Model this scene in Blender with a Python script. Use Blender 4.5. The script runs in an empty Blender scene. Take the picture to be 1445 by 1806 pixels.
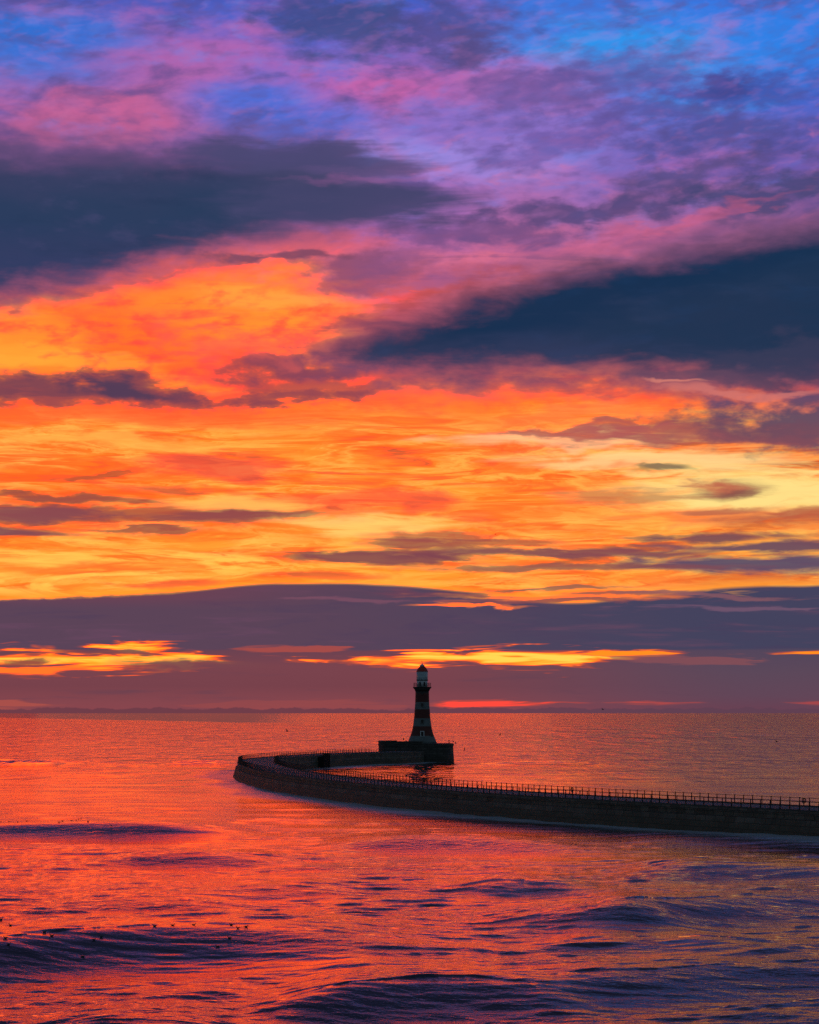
import bpy, math, random
import numpy as np
from mathutils import Vector

# ------------------------------------------------------------------ camera, sky, sun, exposure
R = math.radians
SC = bpy.context.scene
COL = SC.collection
EYE = 14.7                      # eye height above the sea, metres
FPX = 3815.0                    # focal length in photo pixels (photo 1445 x 1806)
W_PX, H_PX, HZ = 1445.0, 1806.0, 1257.0

cam = bpy.data.cameras.new("camera")
cam_o = bpy.data.objects.new("camera", cam)
COL.objects.link(cam_o)
cam_o.location = (0, 0, EYE)
cam_o.rotation_euler = (R(90), 0, 0)
cam.sensor_fit = 'VERTICAL'
cam.sensor_height = 36.0
cam.lens = 36.0 * FPX / H_PX
cam.shift_y = (HZ - H_PX / 2) / H_PX
cam.clip_start = 0.5
cam.clip_end = 200000
SC.camera = cam_o

SC.view_settings.view_transform = 'Standard'
SC.view_settings.look = 'None'
SC.view_settings.exposure = 0.0
SC.view_settings.gamma = 1.0
SC.cycles.max_bounces = 6
SC.cycles.glossy_bounces = 4
SC.cycles.diffuse_bounces = 3
SC.cycles.use_denoising = False
SC.cycles.sample_clamp_indirect = 6.0


def lin(c):
    out = []
    for x in c[:3]:
        x = x / 255.0
        out.append(x / 12.92 if x <= 0.04045 else ((x + 0.055) / 1.055) ** 2.4)
    return (out[0], out[1], out[2], 1.0)


# ---- a small expression layer over shader nodes
class Nodes:
    def __init__(self, nt):
        self.nt = nt

    def new(self, t):
        return self.nt.nodes.new(t)

    def put(self, sock, v):
        if isinstance(v, F):
            self.nt.links.new(v.s, sock)
        elif hasattr(v, 'is_output'):
            self.nt.links.new(v, sock)
        else:
            sock.default_value = v

    def m(self, op, a, b=None, c=None, clamp=False):
        n = self.new('ShaderNodeMath')
        n.operation = op
        n.use_clamp = clamp
        self.put(n.inputs[0], a)
        if b is not None:
            self.put(n.inputs[1], b)
        if c is not None:
            self.put(n.inputs[2], c)
        return F(self, n.outputs[0])

    def xyz(self, x, y, z=0.0):
        n = self.new('ShaderNodeCombineXYZ')
        for i, v in enumerate((x, y, z)):
            self.put(n.inputs[i], v)
        return n.outputs[0]

    def noise(self, vec, scale=1.0, detail=4.0, rough=0.55, dist=0.0):
        """signed fractal noise about zero"""
        n = self.new('ShaderNodeTexNoise')
        self.put(n.inputs['Vector'], vec)
        n.inputs['Scale'].default_value = scale
        n.inputs['Detail'].default_value = detail
        n.inputs['Roughness'].default_value = rough
        n.inputs['Distortion'].default_value = dist
        return (F(self, n.outputs[0]) - 0.5) * 2.0

    def smooth(self, x, a, b, lo=0.0, hi=1.0):
        n = self.new('ShaderNodeMapRange')
        n.interpolation_type = 'SMOOTHSTEP'
        self.put(n.inputs[0], x)
        flip = (not isinstance(a, F)) and (not isinstance(b, F)) and a > b
        if flip:
            a, b, lo, hi = b, a, hi, lo
        for i, v in enumerate((a, b, lo, hi)):
            self.put(n.inputs[1 + i], v)
        return F(self, n.outputs[0])

    def curve(self, x, pts, x0=-400.0, x1=1850.0, y0=-400.0, y1=1300.0):
        n = self.new('ShaderNodeFloatCurve')
        self.put(n.inputs['Value'], (x - x0) / (x1 - x0))
        c = n.mapping.curves[0]
        pts = [(x0, pts[0][1])] + list(pts) + [(x1, pts[-1][1])]
        q = [((p[0] - x0) / (x1 - x0), (p[1] - y0) / (y1 - y0)) for p in pts]
        c.points[0].location = q[0]
        c.points[1].location = q[-1]
        for p in q[1:-1]:
            c.points.new(*p)
        n.mapping.update()
        return F(self, n.outputs[0]) * (y1 - y0) + y0

    def ramp(self, t, stops, interp='LINEAR'):
        n = self.new('ShaderNodeValToRGB')
        n.color_ramp.interpolation = interp
        self.put(n.inputs[0], t)
        el = n.color_ramp.elements
        el[0].position, el[0].color = stops[0][0], stops[0][1]
        el[1].position, el[1].color = stops[-1][0], stops[-1][1]
        for p, c in stops[1:-1]:
            e = el.new(p)
            e.color = c
        return n.outputs[0]

    def mix(self, t, a, b, mode='MIX'):
        n = self.new('ShaderNodeMix')
        n.data_type = 'RGBA'
        n.blend_type = mode
        self.put(n.inputs[0], t)
        self.put(n.inputs[6], a)
        self.put(n.inputs[7], b)
        return n.outputs[2]


class F:
    def __init__(self, g, s):
        self.g, self.s = g, s

    def __add__(self, o): return self.g.m('ADD', self, o)
    __radd__ = __add__
    def __sub__(self, o): return self.g.m('SUBTRACT', self, o)
    def __rsub__(self, o): return self.g.m('SUBTRACT', o, self)
    def __mul__(self, o): return self.g.m('MULTIPLY', self, o)
    __rmul__ = __mul__
    def __truediv__(self, o): return self.g.m('DIVIDE', self, o)
    def __rtruediv__(self, o): return self.g.m('DIVIDE', o, self)
    def clamp(self): return self.g.m('ADD', self, 0.0, clamp=True)
    def mx(self, o): return self.g.m('MAXIMUM', self, o)
    def mn(self, o): return self.g.m('MINIMUM', self, o)


SUN_AZ, SUN_EL = -3.0, 2.2       # where the hidden sun stands, degrees right of the view axis / above the sea


def build_sky():
    """A dawn sky by direction: u runs with azimuth, v falls with elevation (1 unit = 0.015 degree)."""
    w = bpy.data.worlds.new("World")
    SC.world = w
    w.use_nodes = True
    nt = w.node_tree
    nt.nodes.clear()
    g = Nodes(nt)
    tc = g.new('ShaderNodeTexCoord')
    sep = g.new('ShaderNodeSeparateXYZ')
    nt.links.new(tc.outputs['Generated'], sep.inputs[0])
    dx, dy, dz = (F(g, sep.outputs[i]) for i in range(3))
    hor = g.m('SQRT', dx * dx + dy * dy + 1e-6)
    az = g.m('ARCTAN2', dx, dy)
    u0 = az * FPX + 722.5
    v0 = HZ - (dz / hor).mx(0.0).mn(2.0) * FPX
    uf = u0.mx(-1500.0).mn(2950.0)
    vf = v0.mx(-2600.0)

    # noise fields, flattened the way layered cloud is
    nA1 = g.noise(g.xyz(uf / 420, vf / 150, 1.3), detail=4, rough=.5)
    nA2 = g.noise(g.xyz(uf / 380, vf / 120, 7.7), detail=4, rough=.5)
    nB = g.noise(g.xyz(uf / 120, vf / 42, 3.1), detail=4, rough=.55, dist=.4)
    nC = g.noise(g.xyz(uf / 260, vf / 24, 9.4), detail=5, rough=.56, dist=.7)     # long streaks
    nD = g.noise(g.xyz(uf / 62, vf / 30, 4.9), detail=4, rough=.56)               # puffs
    low = g.smooth(v0, 560, 1000)                                                    # flatter towards the sea
    u = uf + nA1 * 90 + nB * 50
    v = vf + nA2 * (1 - low * .72) * 75 + nB * (1 - low * .6) * 34

    # clear air and thin lit cloud, seven azimuths
    rows = [-1600, -200, 0, 100, 200, 300, 400, 480, 560, 640, 720, 780, 840, 900, 960, 1020, 1050, 1145, 1195, 1257]
    T, UP = (8, 28, 44), (8, 46, 78)
    cols = [
        (-60, [T, UP, (66, 92, 185), (48, 112, 210), (150, 100, 175), (120, 80, 125), (140, 80, 110), (205, 90, 85), (240, 98, 60), (255, 140, 45), (240, 100, 45), (255, 155, 48), (245, 112, 38), (215, 92, 50), (255, 160, 48), (255, 160, 38), (250, 125, 35), (250, 120, 45), (128, 68, 78), (122, 66, 78)]),
        (240, [T, UP, (76, 90, 188), (98, 104, 200), (160, 98, 165), (140, 85, 145), (190, 90, 120), (238, 95, 75), (255, 122, 42), (248, 110, 45), (242, 100, 45), (255, 165, 50), (250, 122, 38), (238, 112, 42), (255, 180, 60), (255, 196, 76), (255, 170, 55), (250, 120, 45), (122, 66, 78), (126, 66, 76)]),
        (480, [T, UP, (72, 92, 190), (112, 105, 206), (90, 112, 212), (124, 100, 190), (186, 95, 145), (244, 108, 75), (255, 148, 50), (234, 94, 58), (252, 118, 42), (255, 166, 56), (255, 155, 45), (255, 158, 48), (255, 184, 60), (255, 200, 76), (255, 170, 45), (235, 105, 55), (126, 68, 76), (124, 66, 76)]),
        (720, [T, UP, (70, 96, 200), (140, 100, 186), (138, 110, 198), (152, 122, 210), (168, 108, 186), (205, 103, 138), (234, 92, 88), (228, 84, 68), (252, 126, 52), (255, 158, 62), (255, 164, 52), (252, 152, 46), (255, 182, 64), (255, 170, 45), (245, 120, 45), (250, 130, 45), (126, 70, 80), (118, 67, 78)]),
        (960, [T, UP, (58, 118, 220), (82, 130, 226), (136, 112, 200), (148, 112, 192), (186, 104, 158), (216, 108, 135), (224, 96, 90), (240, 106, 58), (255, 130, 42), (248, 146, 80), (255, 160, 58), (250, 146, 50), (250, 138, 46), (255, 190, 70), (245, 130, 50), (240, 125, 55), (112, 72, 86), (110, 66, 82)]),
        (1200, [T, (22, 58, 90), (55, 118, 225), (62, 146, 236), (84, 114, 214), (112, 98, 184), (170, 98, 150), (186, 90, 118), (150, 82, 110), (240, 108, 68), (250, 120, 50), (252, 160, 88), (250, 208, 118), (250, 178, 80), (250, 145, 50), (250, 204, 90), (230, 130, 70), (140, 85, 90), (92, 72, 94), (100, 66, 84)]),
        (1500, [T, (28, 62, 90), (50, 118, 224), (46, 130, 234), (66, 102, 206), (110, 88, 168), (124, 85, 136), (110, 80, 120), (95, 75, 110), (220, 110, 88), (236, 130, 110), (246, 140, 70), (250, 204, 112), (250, 214, 122), (250, 142, 52), (250, 218, 118), (190, 120, 90), (95, 75, 100), (86, 74, 100), (92, 66, 88)]),
    ]
    t = (v + 1600) / 2860
    col = None
    for i, (uc, cs) in enumerate(cols):
        rp = g.ramp(t, [((r + 1600) / 2860, lin(c)) for r, c in zip(rows, cs)])
        col = rp if col is None else g.mix(g.smooth(u, cols[i - 1][0], uc), col, rp)

    def over(mask, c, k=1.0):
        nonlocal col
        c = lin(c) if isinstance(c, tuple) else c
        col = g.mix((mask * k).clamp(), col, c)

    def tie():
        """hang the coordinates on the colour so far, so that layers are worked out one after another"""
        nonlocal uf, vf, u, v
        e_ = g.m('MULTIPLY', col, 1e-5)
        uf, vf, u, v = uf + e_, vf + e_, u + e_, v + e_

    # one soft ragged cloud patch about one direction, as a node group used many times
    pt = bpy.data.node_groups.new('cloud_patch', 'ShaderNodeTree')
    names = ['Under', 'Over', 'U', 'V', 'Cx', 'Cy', 'Rx', 'Ry', 'Tilt', 'Field', 'Ragged', 'Soft', 'Amount']
    for nm in names:
        pt.interface.new_socket(nm, in_out='INPUT', socket_type='NodeSocketColor' if nm in ('Under', 'Over') else 'NodeSocketFloat')
    pt.interface.new_socket('Color', in_out='OUTPUT', socket_type='NodeSocketColor')
    q = Nodes(pt)
    gi, go = q.new('NodeGroupInput'), q.new('NodeGroupOutput')
    I = {nm: F(q, gi.outputs[nm]) for nm in names}
    a_ = I['U'] + q.m('MULTIPLY', gi.outputs['Under'], 1e-5) - I['Cx']      # the tie to the colour below keeps evaluation in order
    b_ = I['V'] - I['Cy'] + a_ * I['Tilt']
    a_, b_ = a_ / I['Rx'], b_ / I['Ry']
    d_ = q.m('SQRT', a_ * a_ + b_ * b_)
    dens = 1.0 - d_ + I['Field'] * I['Ragged']
    mk_ = (q.smooth(dens, I['Soft'] * -.35, I['Soft'] * .75) * I['Amount']).clamp()
    pt.links.new(q.mix(mk_, gi.outputs['Under'], gi.outputs['Over']), go.inputs[0])

    def blob(cx, cy, rx, ry, c, k=1.0, edge=.8, nz=1.0, tilt=0.0, field=None):
        nonlocal col
        n = g.new('ShaderNodeGroup')
        n.node_tree = pt
        fld = field if field is not None else nB
        for nm, val in zip(names, (col, lin(c), u, v, float(cx), float(cy), float(rx), float(ry), tilt, fld, nz, edge, k)):
            g.put(n.inputs[nm], val)
        col = n.outputs[0]

    tie()
    # --- upper sky: pink lit cloud, violet shade, blue holes
    top = g.smooth(v, 540, 330)
    nE = g.noise(g.xyz(uf / 190 + nB * .25, vf / 84, 21.0), detail=5, rough=.54)
    nG = g.noise(g.xyz(uf / 130 - vf / 260, vf / 56 + uf / 420, 33.0), detail=5, rough=.54, dist=.3)
    nM = g.noise(g.xyz(uf / 58 + nE, vf / 26 + uf / 260, 61.0), detail=3, rough=.52)
    blob(330, 120, 190, 75, (200, 98, 160), .6, field=nE)
    blob(170, 215, 230, 48, (204, 98, 146), .75, field=nE)
    blob(640, 150, 170, 46, (210, 98, 162), .75, tilt=.15, field=nE)
    blob(860, 140, 150, 44, (200, 98, 162), .6, field=nE)
    blob(90, 95, 170, 70, (44, 114, 214), .7, field=nE)
    blob(480, 200, 150, 55, (76, 108, 214), .6, field=nE)
    blob(430, 60, 120, 40, (66, 100, 205), .5, field=nE)
    blob(1090, 75, 170, 48, (40, 150, 238), .85, field=nE)
    blob(1400, 90, 150, 60, (44, 128, 230), .6, field=nE)
    blob(1250, 195, 130, 30, (56, 145, 238), .7, field=nE)
    blob(800, 285, 190, 55, (158, 136, 222), .7, field=nE)
    blob(680, 265, 140, 34, (150, 140, 226), .6, field=nE)
    over(g.smooth(nE, .05, .55) * top, (206, 104, 160), .5)
    over(g.smooth(nG, -.02, .45) * top, (82, 76, 142), .7)
    over(g.smooth(nG, -.08, -.5) * top, (96, 130, 226), .45)
    over(g.smooth(nM, .05, .5) * top, (100, 80, 140), .42)
    over(g.smooth(nM, -.05, -.5) * top * g.smooth(v, 120, 300), (216, 116, 160), .38)
    over(g.smooth(nM, -.05, -.5) * top * g.smooth(v, 250, 60), (90, 130, 228), .4)
    tie()
    blob(600, 45, 150, 60, (60, 76, 128), .8, field=nD)
    blob(510, 20, 80, 40, (66, 76, 140), .7, field=nD)
    blob(800, 50, 140, 62, (76, 76, 140), .75, field=nD)
    blob(830, 88, 60, 34, (84, 72, 124), .7, field=nD)
    blob(1300, 165, 160, 50, (64, 82, 168), .8, field=nD)
    blob(1265, 150, 60, 28, (58, 66, 136), .7, field=nD)
    blob(1130, 135, 170, 48, (92, 84, 160), .65, field=nD)
    blob(960, 165, 160, 46, (98, 82, 150), .65, field=nD)
    blob(1270, 258, 180, 30, (74, 74, 138), .7, field=nD)
    blob(1170, 215, 130, 26, (84, 80, 150), .65, field=nD)
    blob(1000, 245, 130, 26, (100, 82, 156), .6, field=nD, tilt=.15)
    blob(1070, 365, 230, 30, (80, 70, 118), .85, tilt=.12, field=nD)
    blob(1200, 320, 150, 26, (84, 74, 124), .75, tilt=.15, field=nD)
    blob(840, 415, 200, 28, (96, 74, 126), .8, field=nD)
    blob(720, 352, 110, 26, (92, 76, 134), .75, field=nD)
    blob(1360, 350, 180, 40, (68, 70, 116), .85, tilt=.18, field=nD)
    blob(1010, 440, 230, 24, (224, 104, 138), .4, tilt=.18, field=nC)
    blob(1240, 385, 170, 12, (214, 96, 128), .4, tilt=.22, field=nC)
    nN = g.noise(g.xyz(uf / 44 + nE, vf / 20 + uf / 150, 91.0), detail=2, rough=.5)
    over(g.smooth(nN, -.05, .45) * g.smooth(v, 560, 460), (96, 78, 136), .26)
    over(g.smooth(nN, .05, -.45) * g.smooth(v, 560, 460), (196, 120, 186), .16)
    blob(640, 475, 110, 32, (126, 76, 112), .8, field=nD)
    blob(520, 440, 190, 24, (232, 98, 105), .6)
    blob(900, 470, 160, 20, (230, 116, 140), .55, field=nC)
    blob(760, 500, 130, 24, (176, 90, 120), .6, field=nD)
    pinkband = g.smooth(v, 380, 430) * g.smooth(v, 560, 500) * g.smooth(u, 560, 760)
    over(g.smooth(nC + nM * .6, -.1, .4) * pinkband, (128, 80, 126), .6)
    over(g.smooth(nG, -.2, .3) * pinkband, (150, 88, 140), .45)

    tie()
    # --- burning middle: streaks of red shade and yellow light
    mid = g.smooth(v, 480, 570) * g.smooth(v, 1080, 1040)
    strk = g.smooth(v, 690, 790) * g.smooth(v, 1075, 1040)
    over(g.smooth(nB, .0, .5) * mid * g.smooth(v, 900, 700), (224, 80, 52), .7)
    over(g.smooth(nE, .0, .5) * mid * g.smooth(v, 760, 700), (230, 84, 60), .75)
    over(g.smooth(nM, .0, .5) * mid * g.smooth(v, 780, 660), (214, 78, 62), .5)
    tie()
    nH = g.noise(g.xyz(uf / 330 + nA1 * .5, vf / 32 + uf / 1500, 41.0), detail=5, rough=.56, dist=1.0)
    nK = g.noise(g.xyz(uf / 280 + nA2 * .6, vf / 38 - uf / 1400, 57.0), detail=5, rough=.56, dist=1.3)
    nL = g.noise(g.xyz(uf / 150 + nH * .7, vf / 22 + nK * .6, 71.0), detail=5, rough=.56, dist=.9)
    over(g.smooth(nH, -.12, .3) * strk, (243, 116, 34), .85)
    over(g.smooth(nH, .14, .48) * strk, (192, 82, 56), .8)
    over(g.smooth(nE + nA2 * .8, -.05, .45) * strk * g.smooth(v, 1010, 930), (238, 104, 42), .55)
    over(g.smooth(nK, .0, .5) * strk, (255, 186, 64), .5)
    tie()
    ridge = 1 - g.m('ABSOLUTE', nL) * 5.0
    over(ridge.clamp() * g.smooth(nK, -.25, .25) * strk, (255, 218, 110), .5)
    over(g.smooth(nL, .12, .5) * strk, (236, 108, 40), .6)
    over(g.smooth(nL, .25, .6) * strk * g.smooth(nH, -.2, .2), (150, 74, 72), .6)
    nW = g.noise(g.xyz(uf / 95 + nH * .8, vf / 10 + nK * .9 + uf / 700, 101.0), detail=4, rough=.6, dist=1.2)
    over(g.smooth(nW, .0, .5) * strk, (240, 108, 34), .6)
    over(g.smooth(nW, -.05, -.5) * strk, (255, 186, 62), .35)
    over(g.smooth(nW + nE * .5, .15, .6) * g.smooth(v, 470, 540) * g.smooth(v, 800, 700), (236, 92, 56), .6)
    over(g.smooth(nW, .25, .6) * g.smooth(nE, -.1, .3) * strk, (196, 80, 54), .6)
    nX = g.noise(g.xyz(uf / 300 + nK * .6, vf / 34 + nH * .9 + uf / 1900, 113.0), detail=4, rough=.52, dist=1.2)   # swirled filaments
    over(strk * g.smooth(u, 1250, 900, .35, 1.0), (238, 112, 32), .42)
    over(g.smooth(nX, .02, .32) * strk, (222, 90, 36), .6)
    over(g.smooth(nX, .22, .5) * strk, (158, 74, 60), .55)
    over((1 - g.m('ABSOLUTE', nX + .14) * 6.0).clamp() * strk, (255, 206, 92), .4)
    red = g.smooth(v, 470, 540) * g.smooth(v, 760, 690)
    over(red * g.smooth(nD + nE, -.25, .35), (232, 84, 58), .55)
    over(red * g.smooth(nX + nD * .6, .05, .5), (184, 72, 70), .5)
    tie()
    bl = g.smooth(v, 930, 1000) * g.smooth(v, 1068, 1040)
    over(g.smooth(nK + nL * .4, -.1, .3) * bl * g.smooth(u, 1300, 350), (255, 214, 90), .6)
    blob(60, 610, 120, 80, (255, 154, 50), .7)
    blob(40, 645, 130, 34, (255, 168, 56), .6)
    blob(430, 540, 240, 50, (255, 150, 50), .6, field=nE)
    blob(480, 525, 130, 22, (255, 176, 72), .5, field=nC)
    blob(150, 655, 260, 20, (255, 176, 60), .5, field=nC)
    blob(700, 690, 260, 26, (250, 112, 58), .5)
    blob(250, 735, 330, 24, (236, 94, 50), .6, field=nC)
    blob(390, 822, 140, 20, (198, 80, 64), .8, field=nL)
    blob(190, 790, 240, 14, (255, 190, 84), .6, field=nC)
    blob(280, 912, 420, 24, (176, 78, 64), .85, field=nL, edge=1.0)
    blob(330, 862, 150, 9, (180, 82, 60), .7, field=nL)
    blob(100, 885, 180, 6, (146, 74, 70), .8, field=nC)
    blob(30, 912, 190, 15, (126, 72, 84), .8, field=nL)
    blob(10, 945, 130, 12, (108, 68, 88), .85, field=nC)
    blob(440, 918, 160, 14, (140, 74, 78), .8, field=nL)
    blob(280, 940, 90, 9, (150, 74, 72), .75, field=nL)
    blob(720, 888, 70, 24, (194, 80, 62), .8, field=nD)
    blob(620, 880, 190, 18, (206, 90, 58), .7, field=nL)
    blob(430, 890, 120, 18, (255, 206, 100), .65, field=nC)
    blob(660, 930, 170, 20, (255, 222, 120), .65, field=nL)
    blob(1340, 870, 230, 52, (250, 228, 140), .9, field=nL)
    blob(1140, 812, 260, 18, (248, 222, 150), .7, field=nC)
    blob(950, 780, 220, 14, (246, 206, 150), .65, field=nC)
    blob(1285, 859, 76, 17, (150, 80, 74), .9, edge=1.2, nz=1.2, field=nL)
    blob(1262, 855, 60, 10, (206, 104, 74), .6, nz=1.2, field=nL)
    blob(1300, 866, 50, 9, (128, 72, 72), .7, nz=.8, field=nD)
    blob(1178, 833, 50, 7, (130, 108, 84), .9, nz=.6, field=nL)
    blob(1260, 908, 160, 17, (236, 118, 54), .8, field=nL)
    blob(1290, 900, 90, 6, (180, 94, 76), .7, field=nC)
    blob(1440, 918, 150, 14, (180, 86, 68), .8, field=nL)
    blob(1110, 872, 120, 14, (190, 116, 76), .7, field=nL)
    blob(890, 900, 200, 22, (240, 120, 44), .55, field=nL)

    tie()
    patch = g.smooth(v, 480, 540) * g.smooth(v, 720, 650)
    over(patch * g.smooth(nM + nD * .7, -.1, .5), (220, 78, 58), .55)
    over(patch * g.smooth(nC + nM * .5, .0, .5), (188, 70, 72), .5)
    tie()
    # purple bars low on the right
    for cx, cy, rx, ry, c, k in ((1260, 948, 170, 9, (112, 74, 86), .9), (1000, 975, 370, 10, (126, 72, 84), .9),
                                 (1360, 963, 260, 9, (104, 76, 94), .95), (1310, 996, 210, 19, (84, 76, 104), .95),
                                 (1010, 1002, 290, 8, (138, 76, 80), .8), (640, 985, 220, 11, (128, 68, 80), .9),
                                 (740, 963, 130, 9, (146, 72, 76), .8), (560, 1016, 110, 7, (190, 86, 54), .8), (880, 958, 160, 6, (170, 84, 70), .7),
                                 (320, 1036, 100, 7, (196, 86, 54), .8), (150, 1005, 200, 7, (236, 120, 44), .7), (780, 950, 110, 10, (150, 74, 78), .6)):
        blob(cx, cy, rx, ry, c, k, edge=.8, field=nL, nz=.9)

    tie()
    # grey cloud at the right edge with wisps
    blob(1440, 742, 210, 54, (92, 74, 98), .95, field=nD, nz=1.2)
    blob(1250, 772, 260, 16, (160, 80, 84), .85, field=nL)
    blob(1330, 760, 150, 22, (118, 76, 92), .75, field=nD)
    blob(1030, 768, 200, 8, (180, 90, 88), .75, field=nL)
    blob(1060, 742, 200, 16, (238, 120, 62), .6, field=nL)

    tie()
    # dark puffs on the left
    blob(130, 700, 330, 22, (140, 70, 82), .8, field=nD, nz=1.3)
    blob(90, 696, 200, 17, (108, 66, 84), .65, field=nL, nz=1.2)
    blob(235, 686, 120, 24, (98, 64, 86), .75, field=nD, nz=1.0)
    blob(200, 694, 90, 12, (66, 58, 88), .6, field=nD, nz=1.2)
    blob(510, 692, 180, 15, (124, 66, 84), .7, field=nD, nz=1.3)
    blob(590, 672, 160, 30, (146, 70, 84), .55, field=nD, nz=1.3)
    blob(470, 640, 150, 24, (206, 80, 72), .6, field=nD, nz=1.2)
    blob(550, 632, 130, 22, (120, 66, 90), .8, field=nD, nz=1.2)
    blob(430, 605, 150, 26, (232, 96, 84), .5, field=nD)

    tie()
    # --- the two great blue-black clouds
    ragged = nA2 * 34 + nB * 34 + nD * 18
    fine = nB * 34 + nD * 26 + nC * 14
    eu, ev = uf + nA1 * 40, vf
    tie()
    up = g.curve(eu, [(0, 262), (130, 262), (260, 272), (420, 250), (560, 248), (660, 290), (760, 335), (820, 345)])
    lo = g.curve(eu, [(0, 540), (90, 522), (180, 498), (270, 468), (400, 440), (540, 405), (660, 385), (760, 365), (820, 345)])
    tie()
    eu, ev = uf + nA1 * 40, vf
    dn = (ev - up + ragged).mn(lo - ev + fine)
    over(g.smooth(dn, -55, 20) * g.smooth(eu, 840, 600), (104, 76, 122), .7)
    mk = g.smooth(ev - up + ragged, -18, 62) * g.smooth(lo - ev + fine, -16, 44) * g.smooth(eu + nB * 120, 830, 520)
    inside = g.smooth(ev - up + nA2 * 60 + nB * 30, 0, 130)
    hcol = g.mix(inside, lin((62, 64, 100)), lin((36, 60, 92)))
    hcol = g.mix(g.smooth(ev + nB * 40, 360, 500), hcol, lin((46, 60, 98)))
    hcol = g.mix(g.smooth(eu + nB * 140, 320, 640), hcol, lin((74, 72, 110)))
    hcol = g.mix(g.smooth(nD + nB * .5, .0, .6) * .25, hcol, lin((86, 80, 124)))
    hcol = g.mix(g.smooth(nG + nC * .6, .0, .6) * .35, hcol, lin((30, 50, 80)))
    over(mk, hcol, .97)
    tie()
    blob(620, 372, 220, 34, (66, 68, 106), .9, field=nC, nz=.9)
    blob(520, 275, 230, 34, (74, 72, 114), .85, field=nC, nz=.9)
    blob(640, 300, 140, 14, (92, 78, 124), .7, field=nC)
    blob(640, 322, 190, 11, (150, 92, 150), .35, field=nC)
    blob(400, 462, 80, 13, (104, 70, 96), .8, field=nD)
    blob(520, 460, 90, 11, (120, 72, 98), .8, field=nD)

    tie()
    up = g.curve(eu, [(500, 640), (560, 612), (620, 586), (720, 560), (800, 532), (900, 502), (1000, 478), (1150, 450), (1300, 425), (1445, 405), (1600, 390)])
    lo = g.curve(eu, [(500, 640), (560, 634), (620, 648), (720, 662), (850, 668), (1000, 664), (1150, 676), (1300, 688), (1445, 690), (1600, 690)])
    tie()
    eu, ev = uf + nA1 * 40, vf
    e1, e2 = ev - up + nB * 34 + nA2 * 24 + nD * 16, lo - ev + fine
    over(g.smooth(e1.mn(e2), -50, 14) * g.smooth(eu, 470, 620), (116, 78, 112), .65)
    mk = g.smooth(e1, -18, 52) * g.smooth(e2, -16, 48) * g.smooth(eu + nD * 60, 460, 590)
    gcol = g.mix(g.smooth(eu, 650, 1150), lin((46, 58, 94)), lin((28, 52, 82)))
    gcol = g.mix(g.smooth(ev + eu * .25 + nB * 30, 860, 790), gcol, lin((16, 48, 80)))
    gcol = g.mix(g.smooth(ev - eu * .05 + nB * 40 + nD * 14, 530, 640), gcol, lin((56, 60, 92)))
    gcol = g.mix(g.smooth(nB, .0, .6) * .3, gcol, lin((24, 62, 104)))
    gcol = g.mix(g.smooth(nG - nC * .5, .0, .6) * .4, gcol, lin((44, 60, 92)))
    over(mk, gcol, .985)
    tie()
    blob(1380, 640, 200, 36, (58, 60, 88), .8, field=nD)
    blob(1200, 660, 160, 16, (110, 74, 96), .6, field=nD)
    blob(1330, 690, 170, 9, (214, 120, 112), .7, field=nC, nz=.9)
    blob(1200, 676, 60, 7, (236, 140, 120), .6, field=nD)

    tie()
    # --- low bank above the sea
    tie()
    up = g.curve(eu, [(-60, 1058), (100, 1058), (200, 1053), (330, 1046), (430, 1034), (560, 1029), (700, 1032), (800, 1040), (900, 1056), (1000, 1064), (1100, 1056), (1200, 1046), (1300, 1036), (1445, 1034)])
    edge = nA2 * 6 + nD * 9 * g.smooth(eu, 460, 60) + nC * 3
    over(g.smooth(vf - up + edge, -16, 2), (255, 168, 44), .55)
    tie()
    bank = g.smooth(ev - up + edge, -2.5, 5)
    nS = g.noise(g.xyz(uf / 130 + nA1 * .5, vf / 10, 81.0), detail=3, rough=.56, dist=.7)     # fine filaments near the sea
    tie()
    gap = g.smooth(vf - 1146 - nC * 4 - nB * 3, 3, -2)
    bcol = g.mix(g.smooth(eu + nB * 100, 420, 1300), lin((92, 68, 88)), lin((68, 67, 94)))
    bcol = g.mix(g.smooth(nC + nS * .4, .0, .5) * .7, bcol, lin((106, 72, 96)))
    bcol = g.mix(g.smooth(nL, .0, .5) * .4, bcol, lin((74, 60, 90)))
    bcol = g.mix(g.smooth(vf, 1080, 1045) * g.smooth(eu, 700, 200), bcol, lin((110, 66, 84)))
    below = g.ramp((vf - 1140) / 117, [(0, lin((104, 66, 82))), (.3, lin((122, 68, 78))), (.6, lin((120, 66, 76))), (.85, lin((134, 70, 78))), (1, lin((138, 70, 78)))])
    below_r = g.ramp((vf - 1140) / 117, [(0, lin((82, 70, 92))), (.4, lin((92, 72, 90))), (.75, lin((98, 70, 88))), (1, lin((106, 64, 82)))])
    below = g.mix(g.smooth(eu, 700, 1350), below, below_r)
    below = g.mix(g.smooth(nC + nS * .5, .05, .6) * .45, below, lin((92, 64, 82)))
    over(bank, g.mix(gap, below, bcol))
    tie()
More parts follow.
